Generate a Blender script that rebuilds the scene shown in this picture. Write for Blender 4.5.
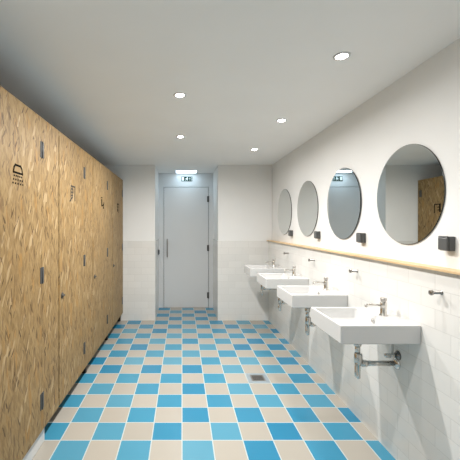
import bpy, bmesh, math, random
from mathutils import Vector, Matrix
PI = math.pi
for o in list(bpy.data.objects):
    bpy.data.objects.remove(o)
sc = bpy.context.scene
COL = sc.collection

# ------------------------------------------------------------------ camera
cd = bpy.data.cameras.new('camera')
cam = bpy.data.objects.new('camera', cd)
COL.objects.link(cam)
cam.location = (0, 0, 1.41)
cam.rotation_euler = (PI / 2, 0, 0)
cd.sensor_width = 36
cd.lens = 335.5 / 460 * 36
cd.shift_x = (230 - 182) / 460
cd.shift_y = -(230 - 226) / 460
cd.clip_start = 0.02
sc.camera = cam
# ------------------------------------------------------------------ world, exposure, lamp levels
w = bpy.data.worlds.new('world')
sc.world = w
w.use_nodes = True
w.node_tree.nodes['Background'].inputs[0].default_value = (0.8, 0.85, 0.9, 1)
w.node_tree.nodes['Background'].inputs[1].default_value = 0.0
sc.view_settings.view_transform = 'Standard'
sc.view_settings.look = 'None'
sc.view_settings.gamma = 1
sc.view_settings.use_curve_mapping = False
sc.view_settings.exposure = 0.11
LAMP = 40.0           # ceiling downlight lens radiance
BEAM_BASIN, BEAM_AISLE, BEAM_NEAR = (30.0, 80), 30.0, 13.0   # downlights: narrow beams over the basins (watts, degrees), wide ones over the aisle (watts)
PANEL = 7.5          # light panel over the door
LAMP_COL = (1.0, 0.975, 0.94)
PANEL_COL = (0.66, 0.86, 1.0)

# ------------------------------------------------------------------ materials
def new_mat(name):
    m = bpy.data.materials.new(name)
    m.use_nodes = True
    nt = m.node_tree
    return m, nt, nt.nodes['Principled BSDF']

def N(nt, kind, **kw):
    n = nt.nodes.new(kind)
    for k, v in kw.items():
        setattr(n, k, v)
    return n

def math_n(nt, op, a, b=None, c=None):
    n = nt.nodes.new('ShaderNodeMath'); n.operation = op
    for i, v in enumerate((a, b, c)):
        if v is None: continue
        if isinstance(v, (int, float)): n.inputs[i].default_value = v
        else: nt.links.new(v, n.inputs[i])
    return n.outputs[0]

def mix_n(nt, f, a, b, blend='MIX'):
    n = nt.nodes.new('ShaderNodeMix'); n.data_type = 'RGBA'; n.blend_type = blend
    n.clamp_factor = True
    for s, v in ((n.inputs[0], f), (n.inputs[6], a), (n.inputs[7], b)):
        if isinstance(v, (int, float)): s.default_value = v
        elif isinstance(v, tuple): s.default_value = (*v, 1) if len(v) == 3 else v
        else: nt.links.new(v, s)
    return n.outputs[2]

def noise_n(nt, vec, scale, detail=3, rough=.5):
    n = nt.nodes.new('ShaderNodeTexNoise')
    n.inputs['Scale'].default_value = scale
    n.inputs['Detail'].default_value = detail
    n.inputs['Roughness'].default_value = rough
    if vec is not None: nt.links.new(vec, n.inputs['Vector'])
    return n.outputs['Fac']

def ramp_n(nt, fac, stops):
    n = nt.nodes.new('ShaderNodeValToRGB')
    e = n.color_ramp.elements
    while len(e) < len(stops): e.new(0.5)
    for i, (p, c) in enumerate(stops):
        e[i].position = p
        e[i].color = (*c, 1) if len(c) == 3 else c
    nt.links.new(fac, n.inputs[0])
    return n.outputs[0]

def pos_n(nt):
    return nt.nodes.new('ShaderNodeNewGeometry').outputs['Position']

def plain(name, col, rough=.5, metal=0.0, vary=.04, scale=8, spec=.5, bump=0.0):
    m, nt, b = new_mat(name)
    p = pos_n(nt)
    f = noise_n(nt, p, scale, 4)
    c = ramp_n(nt, f, [(.3, tuple(x * (1 - vary) for x in col)), (.7, tuple(min(1, x * (1 + vary)) for x in col))])
    nt.links.new(c, b.inputs['Base Color'])
    b.inputs['Roughness'].default_value = rough
    b.inputs['Metallic'].default_value = metal
    b.inputs['Specular IOR Level'].default_value = spec
    if bump:
        bn = N(nt, 'ShaderNodeBump'); bn.inputs['Strength'].default_value = bump
        bn.inputs['Distance'].default_value = .002
        nt.links.new(noise_n(nt, p, 220, 3), bn.inputs['Height'])
        nt.links.new(bn.outputs[0], b.inputs['Normal'])
    return m

def emit(name, col, strength):
    m, nt, b = new_mat(name)
    b.inputs['Base Color'].default_value = (.9, .9, .9, 1)
    b.inputs['Emission Color'].default_value = (*col, 1)
    b.inputs['Emission Strength'].default_value = strength
    return m

def floor_mat():
    m, nt, b = new_mat('checker_tile')
    p = pos_n(nt)
    s = N(nt, 'ShaderNodeSeparateXYZ'); nt.links.new(p, s.inputs[0])
    X = math_n(nt, 'MULTIPLY', s.outputs[0], 5.0)
    Y = math_n(nt, 'MULTIPLY', math_n(nt, 'SUBTRACT', s.outputs[1], 0.008), 5.0)
    ix, iy = math_n(nt, 'FLOOR', X), math_n(nt, 'FLOOR', Y)
    par = math_n(nt, 'FLOORED_MODULO', math_n(nt, 'ADD', ix, iy), 2.0)   # 0 -> blue when (ix+iy) even
    fx, fy = math_n(nt, 'FRACT', X), math_n(nt, 'FRACT', Y)
    ex = math_n(nt, 'ABSOLUTE', math_n(nt, 'SUBTRACT', fx, .5))
    ey = math_n(nt, 'ABSOLUTE', math_n(nt, 'SUBTRACT', fy, .5))
    edge = math_n(nt, 'MAXIMUM', ex, ey)
    grout = math_n(nt, 'GREATER_THAN', edge, .483)
    cv = N(nt, 'ShaderNodeCombineXYZ'); nt.links.new(ix, cv.inputs[0]); nt.links.new(iy, cv.inputs[1])
    wn = N(nt, 'ShaderNodeTexWhiteNoise', noise_dimensions='2D'); nt.links.new(cv.outputs[0], wn.inputs['Vector'])
    r = wn.outputs['Value']
    blue = ramp_n(nt, r, [(0.0, BLUE[0]), (.55, BLUE[1]), (1.0, BLUE[2])])
    cream = ramp_n(nt, r, [(0.0, CREAM[0]), (1.0, CREAM[1])])
    col = mix_n(nt, par, blue, cream)
    col = mix_n(nt, .10, col, ramp_n(nt, noise_n(nt, p, 5, 2), [(.2, (.42, .42, .42)), (.8, (.60, .60, .60))]), 'OVERLAY')
    col = mix_n(nt, grout, col, (.46, .53, .54))
    nt.links.new(col, b.inputs['Base Color'])
    rr = .27
    nt.links.new(math_n(nt, 'MULTIPLY_ADD', grout, .4, rr), b.inputs['Roughness'])
    b.inputs['Specular IOR Level'].default_value = .45
    bn = N(nt, 'ShaderNodeBump'); bn.inputs['Strength'].default_value = .5; bn.inputs['Distance'].default_value = .001
    nt.links.new(math_n(nt, 'SUBTRACT', 1.0, grout), bn.inputs['Height'])
    nt.links.new(bn.outputs[0], b.inputs['Normal'])
    return m

def wall_tile_mat():
    m, nt, b = new_mat('white_wall_tile')
    p = pos_n(nt)
    s = N(nt, 'ShaderNodeSeparateXYZ'); nt.links.new(p, s.inputs[0])
    u = math_n(nt, 'ADD', s.outputs[0], s.outputs[1])
    v = math_n(nt, 'ADD', s.outputs[2], .015)
    cv = N(nt, 'ShaderNodeCombineXYZ'); nt.links.new(u, cv.inputs[0]); nt.links.new(v, cv.inputs[1])
    br = N(nt, 'ShaderNodeTexBrick', offset=.5, offset_frequency=2, squash=1.0)
    nt.links.new(cv.outputs[0], br.inputs['Vector'])
    br.inputs['Scale'].default_value = 1.0
    br.inputs['Brick Width'].default_value = .20
    br.inputs['Row Height'].default_value = .10
    br.inputs['Mortar Size'].default_value = .0018
    br.inputs['Mortar Smooth'].default_value = .1
    br.inputs['Bias'].default_value = 0.0
    br.inputs['Color1'].default_value = (.75, .74, .715, 1)
    br.inputs['Color2'].default_value = (.80, .79, .765, 1)
    br.inputs['Mortar'].default_value = (.68, .67, .645, 1)
    nt.links.new(br.outputs['Color'], b.inputs['Base Color'])
    b.inputs['Roughness'].default_value = .22
    b.inputs['Specular IOR Level'].default_value = .5
    bn = N(nt, 'ShaderNodeBump', invert=True); bn.inputs['Strength'].default_value = .6; bn.inputs['Distance'].default_value = .001
    nt.links.new(br.outputs['Fac'], bn.inputs['Height'])
    b2 = N(nt, 'ShaderNodeBump'); b2.inputs['Strength'].default_value = .12; b2.inputs['Distance'].default_value = .004
    nt.links.new(noise_n(nt, p, 14, 2), b2.inputs['Height'])
    nt.links.new(bn.outputs[0], b2.inputs['Normal'])
    nt.links.new(b2.outputs[0], b.inputs['Normal'])
    return m

def osb_mat():
    m, nt, b = new_mat('oriented_strand_board')
    p = pos_n(nt)
    s = N(nt, 'ShaderNodeSeparateXYZ'); nt.links.new(p, s.inputs[0])
    y = math_n(nt, 'ADD', s.outputs[1], s.outputs[0]); z = s.outputs[2]
    wob = noise_n(nt, p, 2.2, 2)
    def strand(angle, a, bb, off):
        ca, sa = math.cos(angle), math.sin(angle)
        u = math_n(nt, 'ADD', math_n(nt, 'MULTIPLY', y, ca * a), math_n(nt, 'MULTIPLY', z, sa * a))
        v = math_n(nt, 'ADD', math_n(nt, 'MULTIPLY', y, -sa * bb), math_n(nt, 'MULTIPLY', z, ca * bb))
        cv = N(nt, 'ShaderNodeCombineXYZ')
        nt.links.new(math_n(nt, 'ADD', u, off), cv.inputs[0]); nt.links.new(math_n(nt, 'MULTIPLY_ADD', wob, 1.1, v), cv.inputs[1])
        vo = N(nt, 'ShaderNodeTexVoronoi', voronoi_dimensions='2D', feature='F1'); vo.inputs['Scale'].default_value = 1
        nt.links.new(cv.outputs[0], vo.inputs['Vector'])
        sp = N(nt, 'ShaderNodeSeparateColor'); nt.links.new(vo.outputs['Color'], sp.inputs[0])
        return sp.outputs[0], sp.outputs[1], sp.outputs[2], cv.outputs[0]
    a1 = strand(.08, 95, 15, 0); a2 = strand(-.38, 80, 13, 31.3); a3 = strand(.50, 85, 14, 77.1); a4 = strand(-.1, 120, 20, 12.7)
    f12 = math_n(nt, 'GREATER_THAN', a2[1], .62)
    f3 = math_n(nt, 'GREATER_THAN', a3[1], .70)
    val = N(nt, 'ShaderNodeMix'); nt.links.new(f12, val.inputs[0]); nt.links.new(a1[0], val.inputs[2]); nt.links.new(a2[0], val.inputs[3])
    val2 = N(nt, 'ShaderNodeMix'); nt.links.new(f3, val2.inputs[0]); nt.links.new(val.outputs[0], val2.inputs[2]); nt.links.new(a3[0], val2.inputs[3])
    def stretched(su, sv, detail, rough):
        cv = N(nt, 'ShaderNodeCombineXYZ'); nt.links.new(math_n(nt, 'MULTIPLY', y, su), cv.inputs[0]); nt.links.new(math_n(nt, 'MULTIPLY', z, sv), cv.inputs[1])
        return noise_n(nt, cv.outputs[0], 1.0, detail, rough)
    grain = stretched(120, 22, 3, .6)
    mid = stretched(26, 7, 3, .55)
    tone = math_n(nt, 'ADD', math_n(nt, 'MULTIPLY', val2.outputs[0], .20), math_n(nt, 'ADD', math_n(nt, 'MULTIPLY', grain, .50), math_n(nt, 'MULTIPLY', mid, .34)))
    col = ramp_n(nt, tone, OSB)
    # scattered flakes: amber, brown, and thin near-black slivers
    def flakes(angle, a, bb, off, thr, colour, amount, col):
        f = strand(angle, a, bb, off)
        k = math_n(nt, 'MULTIPLY', math_n(nt, 'GREATER_THAN', f[0], thr), math_n(nt, 'MULTIPLY_ADD', f[1], amount, amount * .35))
        return mix_n(nt, k, col, colour)
    col = flakes(.20, 44, 11, 140.0, .90, (.36, .20, .060), .55, col)
    col = flakes(-.35, 56, 13, 55.0, .92, (.50, .37, .21), .60, col)
    col = flakes(.05, 95, 17, 12.7, .955, (.12, .062, .026), .55, col)
    col = flakes(-.5, 120, 23, 210.0, .965, (.075, .040, .018), .70, col)
    col = flakes(.45, 125, 22, 310.0, .970, (.075, .040, .018), .70, col)
    col = flakes(.0, 190, 20, 410.0, .955, (.07, .038, .018), .60, col)
    big = noise_n(nt, p, 2.6, 3)
    col = mix_n(nt, .30, col, ramp_n(nt, big, [(.35, (.40, .37, .33)), (.65, (.58, .58, .58))]), 'OVERLAY')
    nt.links.new(col, b.inputs['Base Color'])
    b.inputs['Roughness'].default_value = .5
    b.inputs['Specular IOR Level'].default_value = .2
    bn = N(nt, 'ShaderNodeBump'); bn.inputs['Strength'].default_value = .12; bn.inputs['Distance'].default_value = .001
    nt.links.new(tone, bn.inputs['Height']); nt.links.new(bn.outputs[0], b.inputs['Normal'])
    return m

def pine_mat():
    m, nt, b = new_mat('pale_pine')
    p = pos_n(nt)
    mp = N(nt, 'ShaderNodeMapping'); mp.inputs['Scale'].default_value = (40, 1.6, 40); nt.links.new(p, mp.inputs[0])
    f = noise_n(nt, mp.outputs[0], 2.0, 5, .6)
    c = ramp_n(nt, f, [(.3, (.58, .39, .20)), (.55, (.68, .49, .28)), (.8, (.74, .57, .36))])
    nt.links.new(c, b.inputs['Base Color']); b.inputs['Roughness'].default_value = .45
    return m

BLUE = [(.018, .195, .350), (.045, .255, .395), (.095, .295, .410)]
CREAM = [(.385, .358, .310), (.415, .385, .335)]
OSB = [(.30, (.19, .115, .045)), (.45, (.27, .176, .075)), (.58, (.32, .214, .095)), (.75, (.385, .272, .135))]
M = dict(
    floor=floor_mat(), tile=wall_tile_mat(), osb=osb_mat(), pine=pine_mat(),
    paint=plain('white_wall_paint', (.83, .83, .82), .75, vary=.012, scale=3, bump=.05),
    ceil=plain('white_ceiling_paint', (.90, .895, .885), .8, vary=.01, scale=3),
    doorw=plain('white_door_lacquer', (.68, .69, .695), .32, vary=.01, scale=2),
    porcelain=plain('white_porcelain', (.66, .66, .655), .10, vary=.006, scale=4),
    chrome=plain('chrome', (.66, .64, .61), .2, 1.0, vary=.03),
    pegsteel=plain('peg_steel', (.36, .34, .32), .3, 1.0),
    steel=plain('brushed_steel', (.50, .48, .46), .32, 1.0, vary=.06, scale=30),
    darkchrome=plain('dark_chrome', (.20, .20, .20), .15, 1.0),
    hingeleaf=plain('zinc_hinge', (.085, .083, .08), .55, .2, spec=.3),
    black=plain('black_paint', (.012, .011, .010), .5),
    ink=plain('black_stencil_ink', (.008, .007, .006), .9, spec=.05),
    greyink=plain('dark_grey_stencil_ink', (.075, .068, .06), .9, spec=.05),
    grey=plain('grey_plastic', (.07, .074, .076), .35, vary=.05),
    greyl=plain('grey_plastic_lid', (.10, .104, .106), .28, vary=.05),
    rim=plain('dark_mirror_edge', (.05, .055, .055), .2, .6),
    seal=plain('dark_rubber_seal', (.03, .03, .03), .7),
    green=plain('exit_sign_green', (.002, .030, .024), .6, spec=.2),
    signwhite=plain('exit_sign_white', (.8, .85, .82), .4),
    trimring=plain('lamp_trim_white', (.70, .70, .69), .4),
    cornerblue=plain('floor_trap_frame', (.42, .50, .56), .35, .5),
    lens=emit('downlight_lens', LAMP_COL, LAMP), panel=emit('door_light_diffuser', PANEL_COL, PANEL),
    mirror=None,
)
mm, nt_, b_ = new_mat('mirror_glass')
_f = noise_n(nt_, pos_n(nt_), 2, 1)
nt_.links.new(ramp_n(nt_, _f, [(.3, (.74, .765, .755)), (.7, (.755, .78, .77))]), b_.inputs['Base Color'])
b_.inputs['Metallic'].default_value = 1; b_.inputs['Roughness'].default_value = 0.0
M['mirror'] = mm

# ------------------------------------------------------------------ mesh helpers
class MB:
    def __init__(self): self.b = bmesh.new()
    def box(self, x0, x1, y0, y1, z0, z1, bev=0, mi=0, segs=2):
        t = bmesh.new()
        v = [t.verts.new((x, y, z)) for x in (x0, x1) for y in (y0, y1) for z in (z0, z1)]
        for f in ((0, 1, 3, 2), (4, 6, 7, 5), (0, 4, 5, 1), (2, 3, 7, 6), (0, 2, 6, 4), (1, 5, 7, 3)):
            t.faces.new([v[i] for i in f])
        if bev: bmesh.ops.bevel(t, geom=t.edges[:], offset=bev, segments=segs, affect='EDGES', profile=.5)
        return self._merge(t, mi)
    def _merge(self, t, mi=0, smooth=False):
        bmesh.ops.recalc_face_normals(t, faces=t.faces[:])
        me = bpy.data.meshes.new('tmp')
        for f in t.faces: f.material_index = mi; f.smooth = smooth
        t.to_mesh(me); t.free(); self.b.from_mesh(me); bpy.data.meshes.remove(me)
        return self
    def lathe(self, profile, origin=(0, 0, 0), axis='Z', n=28, mi=0, smooth=True):
        """profile: (radius, height) pairs along the axis"""
        t = bmesh.new(); rings = []
        for r, h in profile:
            if r < 1e-6: rings.append([t.verts.new((0, 0, h))])
            else: rings.append([t.verts.new((r * math.cos(2 * PI * k / n), r * math.sin(2 * PI * k / n), h)) for k in range(n)])
        for a, b in zip(rings, rings[1:]):
            for k in range(n):
                q = [a[k % len(a)], a[(k + 1) % len(a)], b[(k + 1) % len(b)], b[k % len(b)]]
                u = []
                for v in q:
                    if v not in u: u.append(v)
                if len(u) > 2:
                    t.faces.new(u)
        rot = {'Z': Matrix(), 'X': Matrix.Rotation(PI / 2, 4, 'Y'), '-X': Matrix.Rotation(-PI / 2, 4, 'Y'),
               'Y': Matrix.Rotation(-PI / 2, 4, 'X'), '-Z': Matrix.Rotation(PI, 4, 'X')}[axis]
        bmesh.ops.transform(t, matrix=Matrix.Translation(origin) @ rot, verts=t.verts[:])
        return self._merge(t, mi, smooth)
    def cyl(self, p, axis, r, h, n=24, bev=.001, mi=0):
        return self.lathe([(0, 0), (r - bev, 0), (r, bev), (r, h - bev), (r - bev, h), (0, h)], p, axis, n, mi)
    def tube(self, pts, r, n=14, mi=0):
        t = bmesh.new(); rings = []; pts = [Vector(p) for p in pts]
        up = None
        for i, p in enumerate(pts):
            d = (pts[min(i + 1, len(pts) - 1)] - pts[max(i - 1, 0)]).normalized()
            if up is None:
                up = d.orthogonal().normalized()
            up = (up - d * up.dot(d)).normalized(); s = d.cross(up)
            rings.append([t.verts.new(p + (up * math.cos(2 * PI * k / n) + s * math.sin(2 * PI * k / n)) * r) for k in range(n)])
        for a, b in zip(rings, rings[1:]):
            for k in range(n): t.faces.new((a[k], a[(k + 1) % n], b[(k + 1) % n], b[k]))
        t.faces.new(rings[0]); t.faces.new(rings[-1])
        return self._merge(t, mi, True)
    def poly_x(self, pts, x0, x1, mi=0):
        """polygon given in (y, z), extruded along X"""
        t = bmesh.new()
        a = [t.verts.new((x0, y, z)) for y, z in pts]; b = [t.verts.new((x1, y, z)) for y, z in pts]
        t.faces.new(a); t.faces.new(b[::-1]); n = len(pts)
        for k in range(n): t.faces.new((a[k], a[(k + 1) % n], b[(k + 1) % n], b[k]))
        return self._merge(t, mi)
    def poly_y(self, pts, y0, y1, mi=0):
        t = bmesh.new()
        a = [t.verts.new((x, y0, z)) for x, z in pts]; b = [t.verts.new((x, y1, z)) for x, z in pts]
        t.faces.new(a); t.faces.new(b[::-1]); n = len(pts)
        for k in range(n): t.faces.new((a[k], a[(k + 1) % n], b[(k + 1) % n], b[k]))
        return self._merge(t, mi)
    def build(self, name, mats, parent=None):
        me = bpy.data.meshes.new(name)
        self.b.to_mesh(me); self.b.free()
        for m in (mats if isinstance(mats, (list, tuple)) else [mats]): me.materials.append(m)
        o = bpy.data.objects.new(name, me); COL.objects.link(o)
        if parent: o.parent = parent
        return o

def struct(o, label=None):
    o['kind'] = 'structure'
    if label: o['label'] = label
    return o

def tag(o, label, cat, group=None):
    o['label'] = label; o['category'] = cat
    if group: o['group'] = group
    return o

def thing(name, label, cat, loc, group=None):
    o = bpy.data.objects.new(name, None); COL.objects.link(o)
    o.location = loc; o.empty_display_size = .1
    return tag(o, label, cat, group)

KIDS = {}
def dup(root, loc, label):
    r = root.copy(); COL.objects.link(r); r.location = loc; r['label'] = label
    for ch in list(root.children):
        c = ch.copy(); COL.objects.link(c); c.parent = r
        for g in list(ch.children):
            d = g.copy(); COL.objects.link(d); d.parent = c
    return r

# ------------------------------------------------------------------ room shell
XW, XT = 1.344, 1.29          # right wall: painted face, tiled face
YF, YD, YB = 5.008, 5.79, -1.3
XL, H = -2.15, 2.32
RX0, RX1 = -.405, .540
def S(o): return struct(o)
S(MB().box(XL, XW, YB, YD + .12, -.1, 0).build('floor', M['floor']))
S(MB().box(XL, XW, YB, YD + .12, H, H + .1).build('ceiling', M['ceil']))
S(MB().box(XW, XW + .12, YB, YF + .002, 0, H).box(XT, XW, YB, YF, 0, 1.1865, mi=1).build('wall_right', [M['paint'], M['tile']]))
TZ = 1.186
S(MB().box(XL, RX0, YF + .008, YD + .12, TZ, H).box(XL, RX0 + .006, YF, YD + .12, 0, TZ, mi=1).build('wall_front_left', [M['paint'], M['tile']]))
S(MB().box(RX1, XW + .12, YF + .008, YD + .12, TZ, H).box(RX1 - .006, XW + .12, YF, YD + .12, 0, TZ, mi=1).build('wall_front_right', [M['paint'], M['tile']]))
S(MB().box(XL - .12, XL, YB, YD + .12, 0, H).build('wall_left', M['paint']))
S(MB().box(XL - .12, XW + .12, YB - .12, YB, 0, H).build('wall_back', M['paint']))
S(MB().box(XL, -.88, YB, 1.195, 0, H).build('wall_left_near', M['paint']))

# end wall of the door niche, with the opening for the leaf
DX0, DX1, DZ = -.311, .456, 2.076
S(MB().box(RX0, DX0 - .007, YD, YD + .12, 0, H).box(DX1 + .007, RX1, YD, YD + .12, 0, H)
  .box(DX0 - .007, DX1 + .007, YD, YD + .12, DZ + .008, H).build('wall_niche', M['doorw']))
door = thing('door_1', 'plain white flush door at the end of the tiled aisle', 'door', ((DX0 + DX1) / 2, YD, 0))
struct(door)
DC = (DX0 + DX1) / 2
MB().box(DX0 - DC, DX1 - DC, .002, .045, .012, DZ, bev=.002).build('door_leaf', M['doorw'], door)
MB().box(DX0 - DC - .0065, DX1 - DC + .0065, .05, .11, 0.0, DZ + .0075).build('door_seal', M['seal'], door)
MB().box(DX0 - DC, DX1 - DC, -.012, .045, 0.0, .011, bev=.002).build('threshold', M['steel'], door)
hx = -.252 - DC
(MB().box(hx - .011, hx + .011, -.052, -.034, .876, 1.19, bev=.004)
 .cyl((hx, -.036, .92), 'Y', .008, .039).cyl((hx, -.036, 1.146), 'Y', .008, .039)).build('pull_handle', M['pegsteel'], door)
for hz in (1.875, 1.03, .215):
    (MB().cyl((DX1 - DC + .002, -.006, hz - .055), 'Z', .009, .11, bev=.002)
     .box(DX1 - DC - .024, DX1 - DC + .002, -.001, .003, hz - .05, hz + .05)).build('hinge', M['hingeleaf'], door)

# exit sign over the door
ex0, ex1, ez = -.012, .178, 2.222
exs = thing('exit_sign', 'small green emergency exit sign with white pictograms above the white door', 'sign', ((ex0 + ex1) / 2, YD, ez))
hw = (ex1 - ex0) / 2
MB().box(-hw, hw, -.008, 0, -.040, .040, bev=.0015).build('sign_plate', M['green'], exs)
sg = MB()
ys = (-.0095, -.0075)
sg.poly_y([(-.087, -.030), (-.048, -.030), (-.048, .031), (-.087, .031)], *ys)
sg.build('door_pictogram', M['signwhite'], exs)
sg = MB()
# running figure
sg.poly_y([(.008 + .008 * math.cos(a), .024 + .008 * math.sin(a)) for a in [k * PI / 8 for k in range(16)]], *ys)
sg.poly_y([(-.012, .012), (.014, .014), (.012, -.006), (-.006, -.008)], *ys)
sg.poly_y([(-.012, .012), (-.026, .002), (-.022, -.003), (-.008, .006)], *ys)
sg.poly_y([(.014, .014), (.026, .004), (.022, -.001), (.010, .006)], *ys)
sg.poly_y([(-.006, -.006), (.003, -.006), (-.008, -.020), (-.024, -.028), (-.028, -.022), (-.014, -.015)], *ys)
sg.poly_y([(.004, -.006), (.012, -.005), (.022, -.017), (.016, -.032), (.009, -.030), (.013, -.017)], *ys)
sg.build('running_figure_pictogram', M['signwhite'], exs)
sg = MB()
sg.poly_y([(.050, -.028), (.057, -.028), (.057, .010), (.050, .010)], *ys)
sg.poly_y([(.042, .008), (.065, .008), (.0535, .026)], *ys)
sg.poly_y([(.072, -.028), (.086, -.028), (.086, .028), (.072, .028), (.072, .022), (.080, .022), (.080, -.022), (.072, -.022)], *ys)
sg.build('arrow_pictogram', M['signwhite'], exs)

# light panel on the niche ceiling
lp = thing('panel_light', 'small bright square light panel on the ceiling in front of the door', 'light', (.07, 5.61, H))
MB().box(-.18, .18, -.125, .125, -.005, 0, bev=.001).build('panel_frame', M['trimring'], lp)
MB().box(-.168, .168, -.113, .113, -.0062, -.0045).build('diffuser', M['panel'], lp)

# switch on the left side of the niche
sw = thing('light_switch', 'small dark grey switch on the tiled side of the door niche', 'switch', (RX0 + .006, 5.60, .975))
MB().box(0, .016, -.042, .042, -.044, .044, bev=.002).build('switch_plate', M['greyl'], sw)
MB().box(.015, .024, -.03, .03, -.032, .032, bev=.002).build('rocker', M['grey'], sw)

# ------------------------------------------------------------------ cubicles of strand board on the left
XC = -.881; TH = .03; ZB, ZT = .119, 2.092
def hinge(parent, y, z):
    h = (MB().box(-.0015, .0025, -.027, -.006, -.050, .050, bev=.0008).box(-.0015, .0025, .006, .027, -.050, .050, bev=.0008)
         .build('hinge', M['hingeleaf'], parent))
    h.location = (.0, y, z)
    k = MB().cyl((.003, 0, -.052), 'Z', .0060, .104, n=14).build('knuckle', M['grey'], h)
    return h

def icon_shower(mb):
    x = (0, .0012)
    # thick outline of a shower rose, sprays below; (y, z) about the icon centre
    def quad(a, b, wd):
        a, b = Vector(a), Vector(b); d = (b - a).normalized(); n = Vector((-d.y, d.x)) * wd / 2; a = a - d * wd / 2; b = b + d * wd / 2
        mb.poly_x([tuple(a + n), tuple(b + n), tuple(b - n), tuple(a - n)], *x)
    P = [(-.050, .012), (-.042, .038), (-.030, .052), (.028, .052), (.042, .040), (.050, .012)]
    for a, b in zip(P, P[1:] + P[:1]): quad(a, b, .0105)
    for r, (zz, n, wd) in enumerate(((-.010, 5, .080), (-.030, 5, .094), (-.050, 5, .108))):
        for k in range(n):
            yy = -wd / 2 + wd * k / (n - 1)
            mb.poly_x([(yy - .0055, zz), (yy + .0055, zz), (yy + .0060, zz + .009), (yy - .0050, zz + .009)], *x)

def icon_toilet(mb, kind):
    x = (0, .0012)
    if kind == 0:      # paired upright figure outline
        mb.poly_x([(-.050, .048), (.060, .048), (.060, .060), (-.050, .060)], *x)
        mb.poly_x([(.046, -.062), (.060, -.062), (.060, .050), (.046, .050)], *x)
        mb.poly_x([(-.050, -.040), (-.036, -.040), (-.036, .050), (-.050, .050)], *x)
        mb.poly_x([(-.008, -.040), (.004, -.040), (.004, .050), (-.008, .050)], *x)
        for zz in (.026, .000, -.026): mb.poly_x([(-.036, zz), (-.008, zz), (-.008, zz + .010), (-.036, zz + .010)], *x)
        mb.poly_x([(-.036, -.036), (-.006, -.036), (-.056, -.072), (-.080, -.072)], *x)
    elif kind == 1:    # cistern with lid and bowl
        mb.poly_x([(-.075, .050), (-.020, .050), (-.020, .062), (-.075, .062)], *x)
        mb.poly_x([(-.066, -.040), (-.030, -.040), (-.030, .040), (-.066, .040)], *x)
        mb.poly_x([(-.030, -.040), (.040, -.022), (.062, -.002), (.062, .010), (.046, .010), (.040, -.004), (-.030, -.028)], *x)
        mb.poly_x([(.010, -.062), (.050, -.062), (.052, -.006), (.034, -.018)], *x)
    else:
        mb.poly_x([(-.060, -.058), (-.030, -.058), (-.030, .058), (-.060, .058)], *x)
        mb.poly_x([(-.030, .044), (.060, .044), (.060, .058), (-.030, .058)], *x)
        mb.poly_x([(-.030, .004), (.000, .004), (.000, .018), (-.030, .018)], *x)
        mb.poly_x([(-.030, -.036), (.000, -.036), (.000, -.022), (-.030, -.022)], *x)
        mb.poly_x([(.044, -.070), (.060, -.070), (.060, .050), (.044, .050)], *x)

def cubicle(name, label, y0, yd0, yh, y1, icon, iy, iz, imat, lead=None):
    """front of one cubicle: door from yd0 to the hinge line yh, fixed board from yh to y1 (near edge y0)"""
    t = thing(name, label, 'cubicle', (XC, y0, 0), 'row of strand board cubicles')
    L = lambda v: v - y0
    if lead: MB().box(-TH, 0, L(y0), L(yd0) - .001, ZB, ZT, bev=.0012).build('fixed_board', M['osb'], t)
    MB().box(-TH, 0, L(yh) + .0006, L(y1) - .007, ZB, ZT, bev=.001).build('fixed_board', M['osb'], t)
    d = MB().box(-TH, 0, L(yd0) + .007, L(yh) - .0006, ZB, ZT, bev=.001).build('door', M['osb'], t)
    for z in (1.888, 1.10, .31): hinge(d, L(yh), z)
    lk = (MB().cyl((-.001, L(yd0) + .062, .90), 'X', .022, .006).box(.004, .016, L(yd0) + .040, L(yd0) + .084, .895, .905, bev=.002)).build('lock', M['hingeleaf'], d)
    ic = MB()
    if icon == 'shower': icon_shower(ic)
    else: icon_toilet(ic, icon)
    p = ic.build('pictogram', imat, d); p.location = (0, L(iy), iz)
    return t
c1 = cubicle('shower_cubicle', 'nearest strand board cubicle with a shower pictogram and a white kerb below', 1.2, 1.48, 2.11, 2.403, 'shower', 1.802, 1.682, M['ink'], lead=True)
MB().box(-.16, -.022, 0, 2.207 - 1.2, 0, .125, bev=.004).build('kerb', M['porcelain'], c1)
MB().box(-2.05 - XC, -.19, 2.207 - 1.2, 2.30 - 1.2, 0, ZT).build('partition', M['paint'], c1)
c2 = cubicle('toilet_cubicle', 'second strand board cubicle from the camera with a grey pictogram', 2.403, 2.403, 3.025, 3.32, 0, 2.705, 1.675, M['greyink'])
MB().box(-2.05 - XC, -.040, 3.207 - 2.403, 3.30 - 2.403, ZB + .01, ZT - .02).build('partition', M['paint'], c2)
MB().box(-.095, -.040, 3.207 - 2.403, 3.247 - 2.403, 0, ZB + .012, bev=.002).build('leg', M['black'], c2)
c3 = cubicle('toilet_cubicle', 'third strand board cubicle, with a black toilet pictogram', 3.32, 3.32, 3.96, 4.25, 1, 3.73, 1.665, M['ink'])
MB().box(-2.05 - XC, -.040, 4.135 - 3.32, 4.235 - 3.32, ZB + .01, ZT - .02).build('partition', M['paint'], c3)
MB().box(-.095, -.040, 4.14 - 3.32, 4.18 - 3.32, 0, ZB + .012, bev=.002).build('leg', M['black'], c3)
c4 = cubicle('toilet_cubicle', 'farthest strand board cubicle, ending at the white tiled end wall', 4.25, 4.25, 4.945, 5.006, 2, 4.62, 1.66, M['ink'])
MB().box(-.095, -.030, 4.955 - 4.25, 4.99 - 4.25, 0, ZB + .012, bev=.002).build('leg', M['black'], c4)

# ------------------------------------------------------------------ ledge on top of the tiled wall
tag(MB().box(1.263, XW, YB, YF, 1.1865, 1.199, bev=.0015).build('wooden_ledge', M['pine']), 'long pale wooden ledge capping the white tiled wall below the mirrors', 'shelf')

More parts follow.
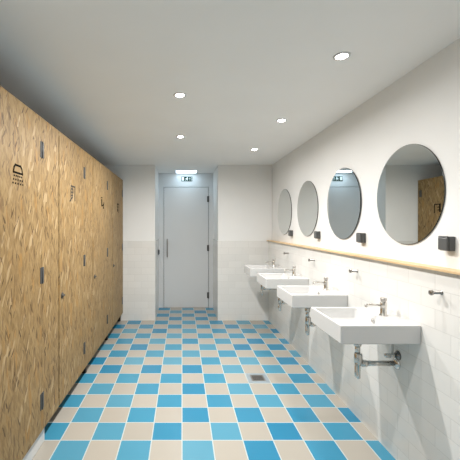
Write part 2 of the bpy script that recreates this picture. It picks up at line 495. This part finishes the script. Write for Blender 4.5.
# ------------------------------------------------------------------ washbasins
WY = [2.017 + .802 * k for k in range(4)]
SX0, SX1, SHY, SZ0, SZ1 = .854 - XT, 0.0, .211, .771, .873
def rrect(x0, x1, y0, y1, r, z, n=5):
    pts = []
    for cx, cy, a0 in ((x1 - r, y1 - r, 0), (x0 + r, y1 - r, PI / 2), (x0 + r, y0 + r, PI), (x1 - r, y0 + r, 1.5 * PI)):
        for k in range(n + 1):
            a = a0 + PI / 2 * k / n
            pts.append((cx + r * math.cos(a), cy + r * math.sin(a), z))
    return pts
def basin_mesh():
    t = bmesh.new()
    x0, x1, h = SX0, SX1, SHY
    bx0, bx1, bh = x0 + .016, -.135, h - .018
    loops = [rrect(x0 + .006, x1, -h + .006, h - .006, .006, SZ0), rrect(x0 + .001, x1, -h + .001, h - .001, .007, SZ0 + .006),
             rrect(x0, x1, -h, h, .007, SZ1 - .004), rrect(x0 + .003, x1 - .003, -h + .003, h - .003, .006, SZ1),
             rrect(bx0 - .002, bx1 + .003, -bh - .002, bh + .002, .022, SZ1 - .0005), rrect(bx0 + .002, bx1, -bh + .001, bh - .001, .022, SZ1 - .006),
             rrect(bx0 + .010, bx1 - .006, -bh + .008, bh - .008, .026, SZ1 - .060), rrect(bx0 + .028, bx1 - .022, -bh + .026, bh - .026, .03, SZ1 - .078),
             rrect(bx0 + .10, bx1 - .10, -.05, .05, .025, SZ1 - .084)]
    rings = [[t.verts.new(p) for p in l] for l in loops]
    n = len(rings[0])
    for a, b in zip(rings, rings[1:]):
        for k in range(n): t.faces.new((a[k], a[(k + 1) % n], b[(k + 1) % n], b[k]))
    t.faces.new(rings[0][::-1]); t.faces.new(rings[-1])
    m = MB(); m._merge(t, 0, True)
    return m
sink_labels = ['nearest wall hung white washbasin with chrome tap and bottle trap', 'second white washbasin from the camera, under the mirror reflecting the exit sign',
               'third white washbasin from the camera, between the second and the farthest', 'farthest white washbasin, next to the end wall']
G = 'wall hung washbasins under the ledge'
s0 = thing('washbasin', sink_labels[0], 'washbasin', (XT, WY[0], 0), G)
bs = basin_mesh().build('basin', M['porcelain'], s0)
em = bs.modifiers.new('weighted', 'WEIGHTED_NORMAL'); em.weight = 80
MB().lathe([(.006, -.002), (.012, -.002), (.013, 0), (.012, .0025), (.007, .002), (.006, -.002)], (-.1435, 0, .842), '-X').build('overflow_ring', M['chrome'], bs)
MB().lathe([(0, .003), (.012, .003), (.021, .0015), (.022, 0), (0, -.001)], ((SX0 + .016 - .135) / 2, 0, SZ1 - .084)).build('drain', M['chrome'], bs)
tx = 1.211 - XT
tp = MB().lathe([(0, 0), (.024, 0), (.024, .004), (.0185, .008), (.0175, .055), (.0185, .060), (.0185, .078), (.015, .080), (0, .080)], (tx, 0, SZ1 - .0005)).build('tap', M['chrome'], s0)
MB().lathe([(0, .079), (.012, .079), (.012, .085), (.018, .088), (.0185, .102), (.015, .106), (0, .107)], (tx, 0, SZ1 - .0005)).build('push_button', M['steel'], tp)
(MB().tube([(tx - .008, 0, SZ1 + .060), (tx - .06, 0, SZ1 + .0625), (tx - .095, 0, SZ1 + .063), (tx - .110, 0, SZ1 + .0625)], .0065)
 .cyl((tx - .104, 0, SZ1 + .046), 'Z', .0068, .014)).build('spout', M['chrome'], tp)
tr = thing  # (name kept short)
qx = 1.055 - XT
# bottle trap below the basin
trap = (MB().lathe([(0, .498), (.010, .494), (.013, .498), (.013, .580), (.0215, .584), (.023, .588), (.023, .640), (.021, .645), (.016, .647), (0, .647)], (qx + .004, 0, 0))
        .lathe([(0, .512), (.008, .512), (.009, .516), (.009, .588), (0, .588)], (qx - .014, -.012, 0))).build('bottle_trap', M['chrome'], s0)
(MB().lathe([(0, .640), (.0145, .640), (.0145, .700), (0, .700)], (qx, 0, 0))
 .lathe([(.014, .690), (.0215, .692), (.0225, .700), (.0225, .725), (.0195, .728), (.0195, SZ0 - .008), (.024, SZ0 - .006), (.024, SZ0 + .001), (0, SZ0 + .001)], (qx, 0, 0))).build('tailpiece', M['chrome'], trap)
(MB().tube([(qx + .015, 0, .585), (-.002, 0, .585)], .0155, 18).lathe([(.0155, 0), (.0205, .001), (.0205, .028), (.0165, .034), (.0155, .034)], (qx + .024, 0, .585), 'X')).build('waste_pipe', M['chrome'], trap)
MB().lathe([(.0155, -.016), (.020, -.014), (.034, -.004), (.036, 0), (0, 0)], (0, 0, .585), 'X').build('wall_flange', M['chrome'], trap)
vy = -.015
vv = (MB().lathe([(0, -.020), (.014, -.018), (.026, -.006), (.028, 0), (0, 0)], (0, vy, .638), 'X')).build('stop_valve', M['darkchrome'], s0)
(MB().tube([(-.010, vy, .638), (-.052, vy, .638)], .010).cyl((-.078, vy, .638), 'X', .0125, .030)).build('valve_knob', M['chrome'], vv)
MB().tube([(-.035, vy, .640), (-.035, vy, .68), (-.037, vy, .73), (-.042, vy, SZ0 + .002)], .0065).build('supply_hose', M['steel'], vv)
for k in range(1, 4): dup(s0, (XT, WY[k], 0), sink_labels[k])

# ------------------------------------------------------------------ mirrors
mir_labels = ['nearest round mirror, reflecting a strand board panel', 'second round mirror from the camera, reflecting the exit sign and white door',
              'third round mirror from the camera, above the third washbasin', 'farthest round mirror, next to the end wall corner']
MY = [2.003 + .796 * k for k in range(4)]
MTILT = [.004, -.012, 0, 0]      # none hangs perfectly parallel to the wall
m0 = thing('round_mirror', mir_labels[0], 'mirror', (XW, MY[0], 1.596), 'round mirrors above the ledge')
MB().lathe([(0, 0), (.24, 0), (.24, .003), (0, .003)], (0, 0, 0), '-X', 64).build('backing', M['rim'], m0)
MB().lathe([(0, .002), (.2945, .002), (.2955, .003), (.2955, .0078), (.2945, .0085), (.2938, .0085), (.2938, .0075), (0, .0075)], (0, 0, 0), '-X', 96, smooth=False).build('mirror_edge', M['rim'], m0)
g = MB().lathe([(0, .0086), (.294, .0086), (.294, .0076), (0, .0076)], (0, 0, 0), '-X', 96, smooth=False).build('mirror_glass', M['mirror'], m0)
m0.rotation_euler.z = MTILT[0]
for k in range(1, 4):
    e = dup(m0, (XW, MY[k], 1.596), mir_labels[k]); e.rotation_euler.z = MTILT[k]

# ------------------------------------------------------------------ grey socket boxes between the mirrors
so_labels = ['grey wall socket box to the right of the nearest mirror', 'grey wall socket box between the nearest and second mirrors',
             'grey wall socket box between the second and third mirrors', 'grey wall socket box between the third and farthest mirrors']
SOY = [1.679 + .803 * k for k in range(4)]
k0 = thing('wall_socket', so_labels[0], 'socket', (XW, SOY[0], 1.322), 'grey sockets beside the mirrors')
MB().box(-.032, 0, -.032, .032, -.036, .036, bev=.004).build('housing', M['grey'], k0)
MB().box(-.043, -.031, -.029, .029, -.032, .030, bev=.004).build('hinged_lid', M['greyl'], k0)
MB().cyl((-.036, -.029, .033), 'Y', .005, .058, n=12).build('lid_hinge', M['grey'], k0)
for k in range(1, 4): dup(k0, (XW, SOY[k], 1.322), so_labels[k])

# ------------------------------------------------------------------ coat pegs under the ledge
pe_labels = ['small steel wall peg on white tiles right of the nearest washbasin', 'steel wall peg on white tiles between the nearest and second washbasins',
             'steel wall peg on white tiles between the second and third washbasins', 'steel wall peg on white tiles between the third and farthest washbasins']
p0 = thing('wall_peg', pe_labels[0], 'hook', (XT, 1.667, 1.079), 'steel pegs below the ledge')
MB().lathe([(0, 0), (.011, 0), (.011, .003), (.0075, .004), (.0075, .050), (0, .050)], (0, 0, 0), '-X', 20).build('peg_rod', M['pegsteel'], p0)
MB().lathe([(0, .046), (.0125, .046), (.0135, .048), (.0135, .056), (.012, .058), (0, .058)], (0, 0, 0), '-X', 20).build('end_disc', M['pegsteel'], p0)
for k in range(1, 4): dup(p0, (XT, 1.667 + .8 * k, 1.079), pe_labels[k])

# ------------------------------------------------------------------ downlights
dl = [((.855, 1.795), 'nearest round ceiling downlight, above the nearest washbasin'),
      ((.855, 2.885), 'ceiling downlight second from the camera in the row above the washbasins'),
      ((.860, 3.985), 'farthest ceiling downlight in the row above the washbasins'),
      ((-.015, 2.330), 'nearer ceiling downlight of the row over the middle of the checkered floor'),
      ((-.015, 3.410), 'farther ceiling downlight of the row over the middle of the checkered floor'),
      ((.855, .705), 'ceiling downlight behind the camera, in line with the washbasins'),
      ((-.015, 1.250), 'ceiling downlight over the near middle of the floor, above the camera'),
]
d0 = thing('ceiling_downlight', dl[0][1], 'downlight', (*dl[0][0], H), 'round ceiling downlights')
MB().lathe([(.030, -.001), (.030, -.004), (.034, -.006), (.042, -.005), (.045, -.002), (.045, 0), (.030, -.001)], n=32).build('trim_ring', M['trimring'], d0)
MB().lathe([(0, -.0055), (.020, -.005), (.028, -.0038), (.0302, -.002), (.0302, -.0005), (0, -.0005)], n=32).build('lens', M['lens'], d0)
def beam(watts, angle):
    bl = bpy.data.lights.new('beam', 'SPOT'); bl.energy = watts; bl.color = LAMP_COL
    bl.spot_size = math.radians(angle); bl.spot_blend = 1.0; bl.shadow_soft_size = .028
    return bl
def wide(watts):
    al = bpy.data.lights.new('wide_beam', 'AREA'); al.shape = 'DISK'; al.size = .054; al.spread = math.radians(172); al.energy = watts; al.color = LAMP_COL
    return al
basin_beam, aisle_beam, near_beam = beam(*BEAM_BASIN), wide(BEAM_AISLE), wide(BEAM_NEAR)
bo = bpy.data.objects.new('beam', basin_beam); COL.objects.link(bo); bo.parent = d0; bo.location = (0, 0, -.035)
for (x, y), lb in dl[1:]:
    e = dup(d0, (x, y, H), lb)
    if x < .5:
        for ch in e.children:
            if ch.type == 'LIGHT': ch.data = aisle_beam if y > 2 else near_beam; ch.location.z = -.0075

# ------------------------------------------------------------------ floor drain
fd = thing('floor_drain', 'square steel floor drain set in a tile of the checkered floor', 'drain', (.70, 3.108, 0))
MB().box(-.097, .097, -.097, .097, -.002, .0025, bev=.001).build('frame', M['cornerblue'], fd)
gr = MB()
gr.box(-.062, .062, -.062, .062, .002, .004, bev=.001)
gr.build('grate', M['steel'], fd)
sl = MB()
for k in range(6): sl.box(-.048, .048, -.046 + k * .0166, -.046 + k * .0166 + .007, .0036, .0046)
sl.build('slots', M['black'], bpy.data.objects['grate'])
